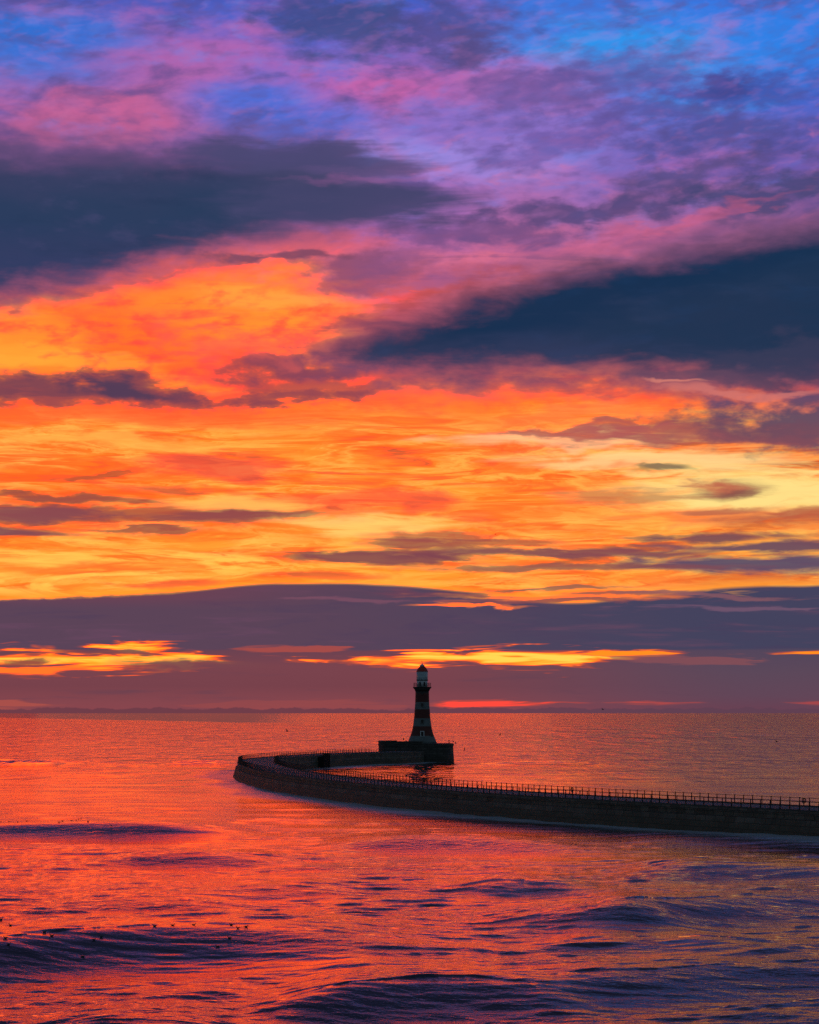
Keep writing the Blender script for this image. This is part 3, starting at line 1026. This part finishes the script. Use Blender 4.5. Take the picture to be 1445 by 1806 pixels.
def lighthouse():
    root = empty('lighthouse', (LX, LY, LZ))
    tag(root, 'tall red and white banded stone lighthouse with a red domed lantern', 'lighthouse')
    prof = [(190, 1175), (176, 1140), (161, 1100), (140, 1050), (127, 1000), (117, 950), (111, 900), (104, 850), (100, 800), (96.5, 750), (93, 700), (90, 650), (88, 600), (87, 560), (86.5, 512)]
    pr = [(r * S, zz(y)) for r, y in prof]
    o = MB().lathe(pr, n=48).build('tower', M_TOWER, root)
    # corbel and gallery slab
    cor = [(86, 514), (90, 508), (93, 500), (97, 490), (104, 480), (112, 472), (112, 468)]
    MB().lathe([(r * S, zz(y)) for r, y in cor], n=48).build('corbel', M_HEAD, root)
    MB().lathe([(116 * S, zz(468) + .004), (118 * S, zz(466)), (118 * S, zz(456)), (115 * S, zz(455))], n=48).build('gallery', M_HEAD, root)
    # gallery railing
    rr = 110 * S
    gr = MB()
    for k in range(20):
        a = 2 * math.pi * (k + .5) / 20
        gr.box((rr * math.cos(a), rr * math.sin(a), zz(455) + .58), (.085, .085, 1.16), a)
    for z, q in ((1.16, .045), (.78, .03), (.4, .03)):
        gr.tube([(rr * math.cos(2 * math.pi * k / 40), rr * math.sin(2 * math.pi * k / 40), zz(455) + z) for k in range(40)], q, n=6, closed=True)
    gr.build('gallery_railing', M_IRON, root)
    # lantern room
    lb = MB().lathe([(69 * S, zz(455) + .01), (69 * S, zz(374))], n=40).build('lantern_base', M_PALE, root)
    d = MB()
    for k in (-1.57 - .42, -1.57 + .42):
        d.box((68.8 * S * math.cos(k), 68.8 * S * math.sin(k), zz(420)), (.07, .5, 1.3), k)
    d.build('lantern_door', M_PANE, lb)
    MB().lathe([(70 * S, zz(374) + .004), (79 * S, zz(372)), (79 * S, zz(368)), (70 * S, zz(366))], n=40).build('catwalk', M_IRON, root)
    lg = MB().lathe([(70 * S, zz(366) + .004), (71.5 * S, zz(364)), (71.5 * S, zz(262))], n=40).build('lantern_glazing', M_GLASS, root)
    gb = MB()
    for k in range(16):
        a = 2 * math.pi * (k + .3) / 16
        gb.box((71.7 * S * math.cos(a), 71.7 * S * math.sin(a), zz(314)), (.05, .05, 100 * S), a)
    for y in (331, 297):
        gb.tube([(71.9 * S * math.cos(2 * math.pi * k / 40), 71.9 * S * math.sin(2 * math.pi * k / 40), zz(y)) for k in range(40)], .025, n=5, closed=True)
    gb.build('glazing_bars', M_PALE, lg)
    dome = [(72, 262), (74.5, 260), (74, 254), (69, 247), (65, 236), (59, 225), (51, 214), (42, 205), (35, 199)]
    MB().lathe([(r * S, zz(y) + .004) for r, y in dome], n=40).build('dome', M_RED, root)
    ven = [(31, 200), (32, 187), (35, 186), (35, 181), (24, 176), (15, 168), (8, 163)]
    MB().lathe([(r * S, zz(y) + .01) for r, y in ven], n=24).build('cupola', M_PALE, root)
    fin = MB().lathe([(.06, zz(165)), (.05, zz(150)), (.1, zz(148)), (.1, zz(146)), (.035, zz(144)), (.03, zz(124))], n=8)
    fin.box((-.14, 0, zz(128)), (.36, .04, .16))
    fin.build('weathervane', M_IRON, root)

    def rad(z):
        for (r1, z1), (r2, z2) in zip(pr, pr[1:]):
            if z1 <= z <= z2:
                return r1 + (r2 - r1) * (z - z1) / (z2 - z1)
        return pr[-1][0]
    # windows on the side that faces the land
    for y, w, h in ((686, .72, 1.0), (896, .8, 1.15), (1052, .8, 1.3)):
        z = zz(y)
        r = rad(z - h / 2 - .1)
        fr = MB()
        fw = .22 if y > 1000 else .12
        for sx in (-1, 1):
            fr.box((sx * (w / 2 + fw / 2), -r + .12, z), (fw, .5, h))
        fr.box((0, -r + .12, z + h / 2 + fw / 2), (w + 2 * fw, .5, fw))
        fr.box((0, -r + .09, z - h / 2 - .06), (w + 2 * fw + .1, .55, .12))
        f = fr.build('window', M_PALE if y > 1000 else M_TOWER, root)
        MB().box((0, -r + .2, z), (w, .45, h)).build('pane', M_PANE, f)
    z = zz(542)
    r = rad(z)
    f = MB().tube([(.42 * math.cos(2 * math.pi * k / 20), -r - .02, z + .42 * math.sin(2 * math.pi * k / 20)) for k in range(20)], .09, n=6, closed=True).build('round_window', M_TOWER, root)
    pn = MB()
    vs = [(.4 * math.cos(2 * math.pi * k / 20), -r - .0, z + .4 * math.sin(2 * math.pi * k / 20)) for k in range(20)]
    vs += [(x, -r + .3, q) for x, _, q in vs]
    pn.add(vs, [tuple(range(20)), tuple(reversed(range(20, 40)))] + [(k, (k + 1) % 20, 20 + (k + 1) % 20, 20 + k) for k in range(20)])
    pn.build('pane', M_PANE, f)
    # porch at the right foot of the tower
    a = R(-38)
    pc = MB()
    rz = a + math.pi / 2
    c = (2.75 * math.cos(a), 2.75 * math.sin(a))
    pc.box((c[0], c[1], 1.2), (1.5, 1.9, 2.4), rz)
    pc.box((c[0], c[1], 2.5), (1.7, 2.1, .2), rz)
    po = pc.build('porch', M_TOWER, root)
    MB().box((c[0] + .96 * math.cos(a), c[1] + .96 * math.sin(a), 1.1), (.9, .08, 2.0), rz).build('door', M_PANE, po)
    return root


lighthouse()

# two mooring posts on the right of the platform
for k, (xp, lab) in enumerate(((791.6, 'left one of two thin dark posts on the right end of the pier head'), (793.4, 'right one of two thin dark posts on the right end of the pier head'))):
    X = (xp - W_PX / 2) / FPX * 650
    e = MB().lathe([(.14, 0), (.14, .08), (.075, .1), (.07, .95), (.1, .98), (.1, 1.06), (.05, 1.12)], n=10).build('mooring_post', M_IRON, None, (X, 650.0 + k * .2, 5.4))
    tag(e, lab, 'post', 'posts on the pier head')

# ------------------------------------------------------------------ life rings on the bay-side railing
def life_ring(xpix, label):
    i = nearest_inner(xpix, False)
    p, o = inner[i]
    p2 = inner[i + 1][0]
    q = (p + p2) / 2 - o * .34
    t = (p2 - p).normalized()
    root = empty('life_ring', (q.x, q.y, DECK + .1), math.atan2(t.y, t.x))
    tag(root, label, 'life ring', 'life rings on the pier railing')
    MB().tube([(.3 * math.cos(2 * math.pi * k / 24), 0, .66 + .3 * math.sin(2 * math.pi * k / 24)) for k in range(24)], .06, n=8, closed=True).build('ring', M_RING, root)
    b = MB()
    b.box((0, .02, .5), (.09, .07, 1.0))
    b.box((0, .05, .62), (.5, .05, .1))
    b.build('bracket', M_IRON, root)


life_ring(753.5, 'life ring on the pier railing below the lighthouse')
life_ring(1016, 'life ring on the middle of the long near railing')
life_ring(1428, 'life ring on the railing at the right edge of the photo')

# ------------------------------------------------------------------ sea
rng = np.random.default_rng(7)


def wave_field(X, Y, lam_min):
    h = np.zeros_like(X)
    n = 110
    lam = np.exp(rng.uniform(math.log(.9), math.log(26), n))
    for L in lam:
        th = rng.normal(R(3), R(26 if L < 5 else 15))
        kx, ky = 2 * math.pi / L * math.sin(th), 2 * math.pi / L * math.cos(th)
        slope = .0138 * (1.35 if L < 4 else .55 if L < 8 else .26)
        ph = rng.uniform(0, 2 * math.pi)
        # groups: amplitude wanders so crests are short
        gx, gy = rng.uniform(2.5, 6) * L, rng.uniform(2.5, 6) * L
        env = .5 + .5 * np.sin(X / gx + rng.uniform(0, 6)) * np.sin(Y / gy + rng.uniform(0, 6))
        wgt = np.clip((L / lam_min - 2.2) / 2.5, 0, 1)
        a = slope * L / (2 * math.pi) * 1.6
        s = np.sin(kx * X + ky * Y + ph)
        h += a * env * wgt * (s + .25 * np.abs(s))
    return h


CRESTS = [  # crest line in photo pixels, height m, front length m, back length m
    ([(-120, 1672), (60, 1654), (180, 1641), (300, 1634), (450, 1633), (600, 1637), (760, 1643), (920, 1656)], 1.15, 7.5, 15),
    ([(380, 1772), (470, 1753), (560, 1739), (640, 1730), (740, 1722), (830, 1719), (920, 1723), (1010, 1736), (1090, 1752)], 1.0, 5.2, 11),
    ([(860, 1720), (960, 1711), (1060, 1708), (1160, 1704), (1260, 1692), (1360, 1686), (1620, 1676)], 1.05, 5.0, 11),
    ([(940, 1606), (1060, 1592), (1160, 1583), (1260, 1574), (1360, 1565), (1620, 1552)], 1.4, 7.0, 16),
    ([(1060, 1530), (1180, 1521), (1280, 1519), (1360, 1521), (1500, 1527)], 1.15, 6.6, 14),
    ([(520, 1480), (640, 1471), (760, 1469), (860, 1471), (960, 1475), (1120, 1483)], 1.3, 7.5, 16),
    ([(900, 1658), (1040, 1648), (1160, 1645), (1280, 1650), (1420, 1660)], .66, 4.6, 10),
    ([(-60, 1457), (60, 1453), (180, 1454), (330, 1453), (500, 1455)], 1.2, 7.5, 18),
    ([(20, 1808), (130, 1799), (240, 1793), (340, 1794), (470, 1806)], .7, 4.0, 8),
    ([(20, 1592), (150, 1582), (260, 1580), (360, 1586), (470, 1594)], .62, 4.6, 10),
    ([(120, 1512), (260, 1505), (420, 1507), (580, 1511)], .75, 5.5, 11),
    ([(280, 1568), (420, 1560), (540, 1562), (660, 1570)], .6, 4.5, 9),
    ([(780, 1562), (930, 1553), (1080, 1556)], .6, 4.6, 10),
    ([(820, 1627), (960, 1614), (1100, 1611), (1260, 1618)], .62, 4.6, 10),
    ([(270, 1340), (330, 1336.5), (390, 1336.5), (430, 1339)], 1.5, 15, 34),
    ([(-60, 1339), (20, 1337.5), (90, 1338.5), (140, 1341)], 1.5, 15, 34),
    ([(800, 1344), (900, 1340), (1010, 1341), (1120, 1345)], .8, 14, 30),
    ([(1080, 1480), (1180, 1474), (1300, 1476), (1480, 1481)], .6, 9, 16),
    ([(340, 1708), (480, 1700), (620, 1702), (780, 1709)], .35, 4.5, 8),
]


def pier_distance(X, Y):
    """signed-free distance from the pier's seaward edge, coarse"""
    P = np.array([(p.x + o.x * .9, p.y + o.y * .9) for p, o in outer[::3]])
    Q = np.array([(p.x, p.y) for p, o in inner[::3]])
    d = np.full(X.shape, 1e9)
    from mathutils.kdtree import KDTree
    A = np.concatenate([P, Q])
    kd = KDTree(len(A))
    for i, (a, b) in enumerate(A):
        kd.insert((a, b, 0), i)
    kd.balance()
    return np.array([kd.find((a, b, 0))[2] for a, b in zip(X.ravel(), Y.ravel())]).reshape(X.shape)


def sea():
    yp = np.concatenate([np.geomspace(.95, 24, 46), np.arange(25, 705, .8)])
    Yr = EYE * FPX / yp
    Yr = np.concatenate([Yr, np.array([74, 68, 60, 50, 38, 24, 8, -20, -80, -300])])[::-1]
    t = np.linspace(-.25, .25, 660)
    ext = .25 + np.geomspace(.006, 3.0, 26)
    t = np.concatenate([-ext[::-1], t, ext])
    Yg = np.repeat(Yr[:, None], len(t), 1)
    Xg = t[None, :] * np.maximum(Yr, 76)[:, None]
    dY = np.abs(np.gradient(Yr))[:, None] * np.ones_like(Xg)
    dX = np.abs(np.gradient(Xg, axis=1))
    lam_min = np.maximum(dY, dX * 1.2)
    Z = wave_field(Xg, Yg, lam_min)
    cut = np.clip((1500 - Yg) / 900, 0, 1) * np.clip((Yg - 40) / 40, 0, 1)
    wob = np.sin(Xg / 9.0 + 1.3) * .7 + np.sin(Xg / 4.1 + Yg / 23) * .35 + np.sin(Xg / 17.0 + 4) * .9
    calm = np.zeros_like(Xg)
    W0 = Z.copy()
    Z = np.zeros_like(Xg)
    for pts, A, lf, lb in CRESTS:
        q = [px(x, y, A * .85) for x, y in pts]
        xs = np.array([a[0] for a in q])
        ys = np.array([a[1] for a in q])
        x = Xg
        k = np.clip(np.interp(x, xs, np.linspace(0, 1, len(xs))), 0, 1)
        yc = np.interp(x, xs, ys)
        for _ in range(1):
            ys2 = np.convolve(np.pad(ys, 1, mode='edge'), [.25, .5, .25], 'valid')
            yc = .5 * yc + .5 * np.interp(x, xs, ys2)
        yc = yc + wob * lf * .1
        fade = np.clip(np.minimum(k, 1 - k) * 2.6, 0, 1)
        if xs[-1] / ys[-1] > .185:
            fade = np.where(k > .5, 1, fade)
        if xs[0] / ys[0] < -.185:
            fade = np.where(k < .5, 1, fade)
        fade = fade * fade * (3 - 2 * fade)
        s = Yg - yc
        mod = .8 + .25 * np.sin(Xg / (lf * 1.9) + lf * 3)
        prof = np.where(s > 0, np.exp(-(s / lb) ** 2), np.exp(-np.abs(s / lf) ** 2))
        trough = -.28 * np.exp(-((s + lf * 2.1) / (lf * .9)) ** 2)
        Z += A * fade * mod * (prof + trough)
        calm = np.maximum(calm, fade * np.where((s < 0) & (s > -2.2 * lf), 1, 0) * np.clip(A, 0, .8))
    Z = (Z + W0 * (1 - .62 * calm)) * cut
    d = np.full(Xg.shape, 99.0)
    m = (Yg > 180) & (Yg < 720) & (np.abs(Xg) < 75)
    d[m] = pier_distance(Xg[m], Yg[m])
    # swash: water heaps up against the seaward wall, in lobes, and is churned smooth and pale there
    lobes = .5 + .5 * np.sin(Yg / 11.0 + Xg / 15.0) * np.sin(Yg / 29.0 + 1.1)
    reach = 7 + 17 * lobes
    foam = np.clip(1 - d / reach, 0, 1)
    Z += .12 * foam * lobes * (Yg < 480)
    V = np.stack([Xg, Yg, Z], -1).reshape(-1, 3).astype(np.float32)
    ny, nx = Xg.shape
    idx = np.arange(ny * nx).reshape(ny, nx)
    Q = np.stack([idx[:-1, :-1], idx[:-1, 1:], idx[1:, 1:], idx[1:, :-1]], -1).reshape(-1, 4).astype(np.int32)
    me = bpy.data.meshes.new('sea')
    me.vertices.add(len(V))
    me.vertices.foreach_set('co', V.ravel())
    me.loops.add(Q.size)
    me.loops.foreach_set('vertex_index', Q.ravel())
    me.polygons.add(len(Q))
    me.polygons.foreach_set('loop_start', np.arange(0, Q.size, 4, dtype=np.int32))
    me.polygons.foreach_set('loop_total', np.full(len(Q), 4, dtype=np.int32))
    me.polygons.foreach_set('use_smooth', np.ones(len(Q), dtype=bool))
    at = me.attributes.new('foam', 'FLOAT', 'POINT')
    at.data.foreach_set('value', foam.reshape(-1).astype(np.float32))
    me.update(calc_edges=True)
    me.validate()
    o = bpy.data.objects.new('sea', me)
    COL.objects.link(o)
    tag(o, kind='structure')

    m = bpy.data.materials.new('sea_water')
    m.use_nodes = True
    nt = m.node_tree
    g = Nodes(nt)
    b = nt.nodes['Principled BSDF']
    b.inputs['IOR'].default_value = 1.34
    geo = g.new('ShaderNodeNewGeometry')
    sep = g.new('ShaderNodeSeparateXYZ')
    nt.links.new(geo.outputs['Position'], sep.inputs[0])
    x, y = F(g, sep.outputs[0]), F(g, sep.outputs[1])
    an = g.new('ShaderNodeAttribute')
    an.attribute_name = 'foam'
    fo = F(g, an.outputs['Fac'])
    n1 = g.noise(g.xyz(x * .6, y * .9, 0.0), detail=4, rough=.6, dist=.3)
    n2 = g.noise(g.xyz(x * 1.9, y * 2.6, 3.0), detail=3, rough=.6)
    n3 = g.noise(g.xyz(x * .035, y * .02, 5.0), detail=3)        # cat's paws: rougher and smoother patches
    ff = g.smooth(fo + n1 * .35, .12, .75)
    n4 = g.noise(g.xyz(x * .011, y * .03, 9.0), detail=3, rough=.6)   # far swell
    n5 = g.noise(g.xyz(x * .035, y * .09, 2.0), detail=3, rough=.6)
    n6 = g.noise(g.xyz(x / 13, y / 46, 12.0), detail=3, rough=.6)
    n7 = g.noise(g.xyz(x / 34, y / 210, 15.0), detail=3, rough=.6)
    far = g.smooth(y, 260, 700)
    far2 = g.smooth(y, 700, 1400)
    n8 = g.noise(g.xyz(x / 26, y / 9 + x / 60, 18.0), detail=3, rough=.55)
    lane = g.smooth(y + x * 3.2 + n7 * 260, 2550, 2250, .0, 1.0)
    lane = lane.mx(g.smooth(x / y, -.09, -.01, .04, .9)).mx(g.smooth(n7 + n6 * .3, .28, .5) * .5)
    hgt = (n1 * .041 + n2 * .016) * (1 - far * .45) * (1 + n3 * .8 + n8 * 1.1).mx(.2) * (1 - ff * .75) * (1 + (n6 * far + n7 * far2) * .9) * lane + (n4 * .8 + n5 * .4 + n6 * 2.0 + n7 * far2 * 8.0) * far * lane
    bp = g.new('ShaderNodeBump')
    bp.inputs['Strength'].default_value = 1.0
    bp.inputs['Distance'].default_value = 1.0
    bp.inputs['Filter Width'].default_value = .1
    g.put(bp.inputs['Height'], hgt)
    nt.links.new(bp.outputs[0], b.inputs['Normal'])
    body = b
    body.inputs['Specular IOR Level'].default_value = 0.0
    body.inputs['Roughness'].default_value = .8
    nt.links.new(g.mix(ff * .85, (.005, .042, .055, 1), (.46, .56, .6, 1)), b.inputs['Base Color'])
    gl = g.new('ShaderNodeBsdfGlossy')
    gl.distribution = 'BECKMANN'
    gl.inputs['Color'].default_value = (.98, .79, .71, 1)
    g.put(gl.inputs['Roughness'], .06 + ff * .26)
    nt.links.new(bp.outputs[0], gl.inputs['Normal'])
    fr = g.new('ShaderNodeFresnel')
    fr.inputs['IOR'].default_value = 1.34
    nt.links.new(bp.outputs[0], fr.inputs['Normal'])
    mx = g.new('ShaderNodeMixShader')
    g.put(mx.inputs[0], F(g, fr.outputs[0]) * (1 - ff * .55))
    nt.links.new(b.outputs[0], mx.inputs[1])
    nt.links.new(gl.outputs[0], mx.inputs[2])
    nt.links.new(mx.outputs[0], nt.nodes['Material Output'].inputs['Surface'])
    me.materials.append(m)
    return Xg, Yg, Z


SX, SY, SZ = sea()


def sea_z(x, y):
    j = int(np.argmin(np.abs(SY[:, 0] - y)))
    i = int(np.argmin(np.abs(SX[j] - x)))
    return float(SZ[j, i])


def hit(x, y):
    """first point of the water along the line of sight through photo position x, y"""
    Y = 80.0
    while Y < 900:
        X = (x - W_PX / 2) * Y / FPX
        z = EYE - (y - HZ) * Y / FPX
        s_ = sea_z(X, Y)
        if z <= s_:
            return (X, Y, s_)
        Y += max(.12, (z - s_) * 2.0)
    return px(x, y)


# ------------------------------------------------------------------ gulls
def gull_body(swim=True):
    """one skin from tail to crown; x forward"""
    mb = MB()
    if swim:
        sp = [(-.25, .13), (-.2, .115), (-.12, .085), (0, .07), (.09, .085), (.135, .13), (.15, .19), (.165, .235), (.2, .25), (.235, .243)]
        rd = [(.012, .006), (.035, .02), (.07, .05), (.085, .07), (.07, .068), (.046, .05), (.034, .036), (.036, .036), (.03, .03), (.01, .01)]
    else:
        sp = [(-.26, .0), (-.2, .0), (-.1, .0), (0, 0), (.09, .005), (.15, .015), (.19, .02), (.23, .02), (.255, .015)]
        rd = [(.04, .008), (.035, .016), (.05, .042), (.06, .056), (.054, .052), (.036, .038), (.034, .034), (.028, .026), (.01, .01)]
    mb.tube([(a, 0, z) for a, z in sp], .05, n=10, rad=rd)
    return mb


def wing_mesh(s, lift=.35, droop=-.1):
    st = [(.0, .02, .2), (.3, lift * .5, .17), (.55, lift * .72, .12), (.66, lift * .72 + droop * .2, .05)]
    vs, fs = [], []
    for k, (yy, z, ch) in enumerate(st):
        sw = -.02 - .22 * (k / 3) ** 2 if k else 0.03
        for cx, dz in ((.5, 0), (.1, .012), (-.5, 0), (.1, -.008)):
            vs.append((sw + ch * cx, s * (yy + .03), z + dz + .02))
    for k in range(3):
        for i in range(4):
            j = (i + 1) % 4
            fs.append((k * 4 + i, k * 4 + j, k * 4 + 4 + j, k * 4 + 4 + i))
    fs += [(3, 2, 1, 0), (12, 13, 14, 15)]
    return MB().add(vs, fs, True)


def make_swimmer():
    root = empty('gull')
    gull_body(True).build('body', M_BIRD, root)
    MB().tube([(.228, 0, .243), (.262, 0, .236), (.288, 0, .228)], .01, n=6, rad=[.011, .009, .003]).build('bill', M_BILL, root)
    w = MB()
    for s in (-1, 1):
        w.tube([(.06, s * .072, .1), (-.05, s * .078, .115), (-.17, s * .04, .135), (-.29, s * .012, .15)], .03, n=6, rad=[(.012, .04), (.014, .05), (.012, .028), (.004, .006)])
    w.build('folded_wings', M_BIRD, root)
    return root


def make_flyer(lift):
    root = empty('gull')
    gull_body(False).build('body', M_BIRD, root)
    for s in (-1, 1):
        wing_mesh(s, lift).build('wing', M_BIRD, root)
    return root


SWIM = [  # photo position, heading (deg), label
    (146, 1688, 172, 'largest dark gull floating alone low on the wave at left'),
    (2, 1622, 20, 'gull floating at the very left edge of the photo'),
    (18.5, 1633, 160, 'floating gull just inside the left edge, above the wave'),
    (79, 1645, 5, 'low floating gull on the orange water left of the long wave'),
    (91.5, 1651, 190, 'round dark gull at the left foot of the long wave crest'),
    (10, 1655, 175, 'floating gull close to the left edge, below two others'),
    (15.5, 1667, 10, 'floating gull in dark water near the left edge, lowest there'),
    (166, 1659, 40, 'dim gull on the dark wave face above the largest gull'),
    (179, 1653, 200, 'dim gull near the crest, right of its neighbour on the wave face'),
    (273, 1634, 185, 'gull riding the long crest alone, leftmost of the crest line'),
    (305, 1632.5, 10, 'gull riding the long crest, second along the line'),
    (342, 1632, 350, 'gull riding the long crest, third along the line'),
    (408, 1632, 175, 'gull on the crest just left of the tight trio'),
    (434.5, 1635, 15, 'right hand gull of the tight trio on the crest'),
    (420, 1638, 165, 'lowest gull of the tight trio on the crest'),
    (405, 1655, 180, 'dim gull in the dark wave face under the trio'),
    (384, 1670, 200, 'dim gull lowest in the dark wave under the trio'),
]
FAR = [
    (2, 1449.5, 'tiny far gull at the left edge of the distant row'),
    (16, 1449.5, 'tiny far gull, second from the left in the distant row'),
    (31.5, 1450.5, 'tiny far gull, darker and third in the distant row'),
    (47.5, 1448.5, 'tiny faint far gull, fourth in the distant row'),
    (104, 1450.5, 'far gull on a small hump of water, biggest in the distant row'),
    (110.5, 1448, 'tiny far gull just right of the hump of water'),
    (126.5, 1447.5, 'tiny far gull left of the climbing string of three'),
    (134.5, 1447.5, 'far gull lowest in the climbing string of three'),
    (139, 1445, 'far gull in the middle of the climbing string of three'),
    (143, 1443.5, 'far gull highest in the climbing string of three'),
    (155.5, 1449, 'tiny far gull right of the climbing string'),
    (196.5, 1457, 'dark far gull alone, rightmost of the distant birds'),
]
proto = None
random.seed(3)
for x, y, hd, lab in SWIM + [(a, b, random.uniform(0, 360), c) for a, b, c in FAR]:
    g_ = proto if proto is not None else None
    if proto is None:
        proto = make_swimmer()
        o = proto
    else:
        o = copy_tree(proto)
    P = hit(x, y)
    o.location = (P[0], P[1], P[2] - .02)
    o.rotation_euler = (0, 0, R(hd))
    k = .62 if y < 1500 else .6
    o.scale = (k, k, k)
    tag(o, lab, 'gull', 'gulls floating on the sea')

FLY = [  # photo x, y, distance, heading, bank, lift, label
    (429, 1628.5, 150, 70, 0, .55, 'gull with raised wings landing above the tight trio'),
    (507, 1290, 420, 10, 12, .3, 'gull gliding over red water above the bend of the pier'),
    (819, 1323.5, 560, 30, -30, .45, 'gull flying low over the sea just right of the pier head'),
    (882, 1296.5, 480, 170, -8, .3, 'gull gliding over the water right of the lighthouse'),
    (1370, 1308.5, 470, 0, 5, .3, 'gull flying low over grey water far on the right'),
    (1063.5, 1251.5, 520, 5, 8, .25, 'gull gliding against the horizon right of centre'),
    (874, 942.5, 600, 180, -6, .2, 'lone small gull high up in the orange sky'),
    (800, 1308.8, 640, 20, 20, .4, 'gull taking off beside the posts on the pier head'),
    (804, 1311, 642, 200, -15, .35, 'gull lifting away past the right corner of the pier head'),
    (712, 1305, 640, 170, 10, .5, 'gull flapping just over the left part of the pier head wall'),
]
protof = {}
for x, y, Y, hd, bank, lift, lab in FLY:
    if lift not in protof:
        protof[lift] = make_flyer(lift)
        o = protof[lift]
    else:
        o = copy_tree(protof[lift])
    o.location = pxd(x, y, Y)
    o.rotation_euler = (R(bank), 0, R(hd))
    o.scale = (1.25, 1.25, 1.25)
    tag(o, lab, 'gull', 'gulls in flight')

PERCH = [(716.5, 645.0, 6.18, 20, 'gull standing on the pier head wall left of the tower'),
         (787, 650.5, 5.38, 170, 'gull standing on the pier head just left of the two posts')]
for x, Y, z, hd, lab in PERCH:
    o = copy_tree(proto)
    o.location = ((x - W_PX / 2) / FPX * Y, Y, z - .0)
    o.rotation_euler = (0, 0, R(hd))
    o.scale = (1.25, 1.25, 1.25)
    tag(o, lab, 'gull', 'gulls standing on the pier')
i = nearest_inner(718, False)
p, o_ = inner[i]
q = p - o_ * .22
o = copy_tree(proto)
o.location = (q.x, q.y, DECK + POST_H + .08)
o.rotation_euler = (0, 0, R(15))
o.scale = (1.3, 1.3, 1.3)
tag(o, 'gull perched on top of the near pier railing left of the tower', 'gull', 'gulls standing on the pier')
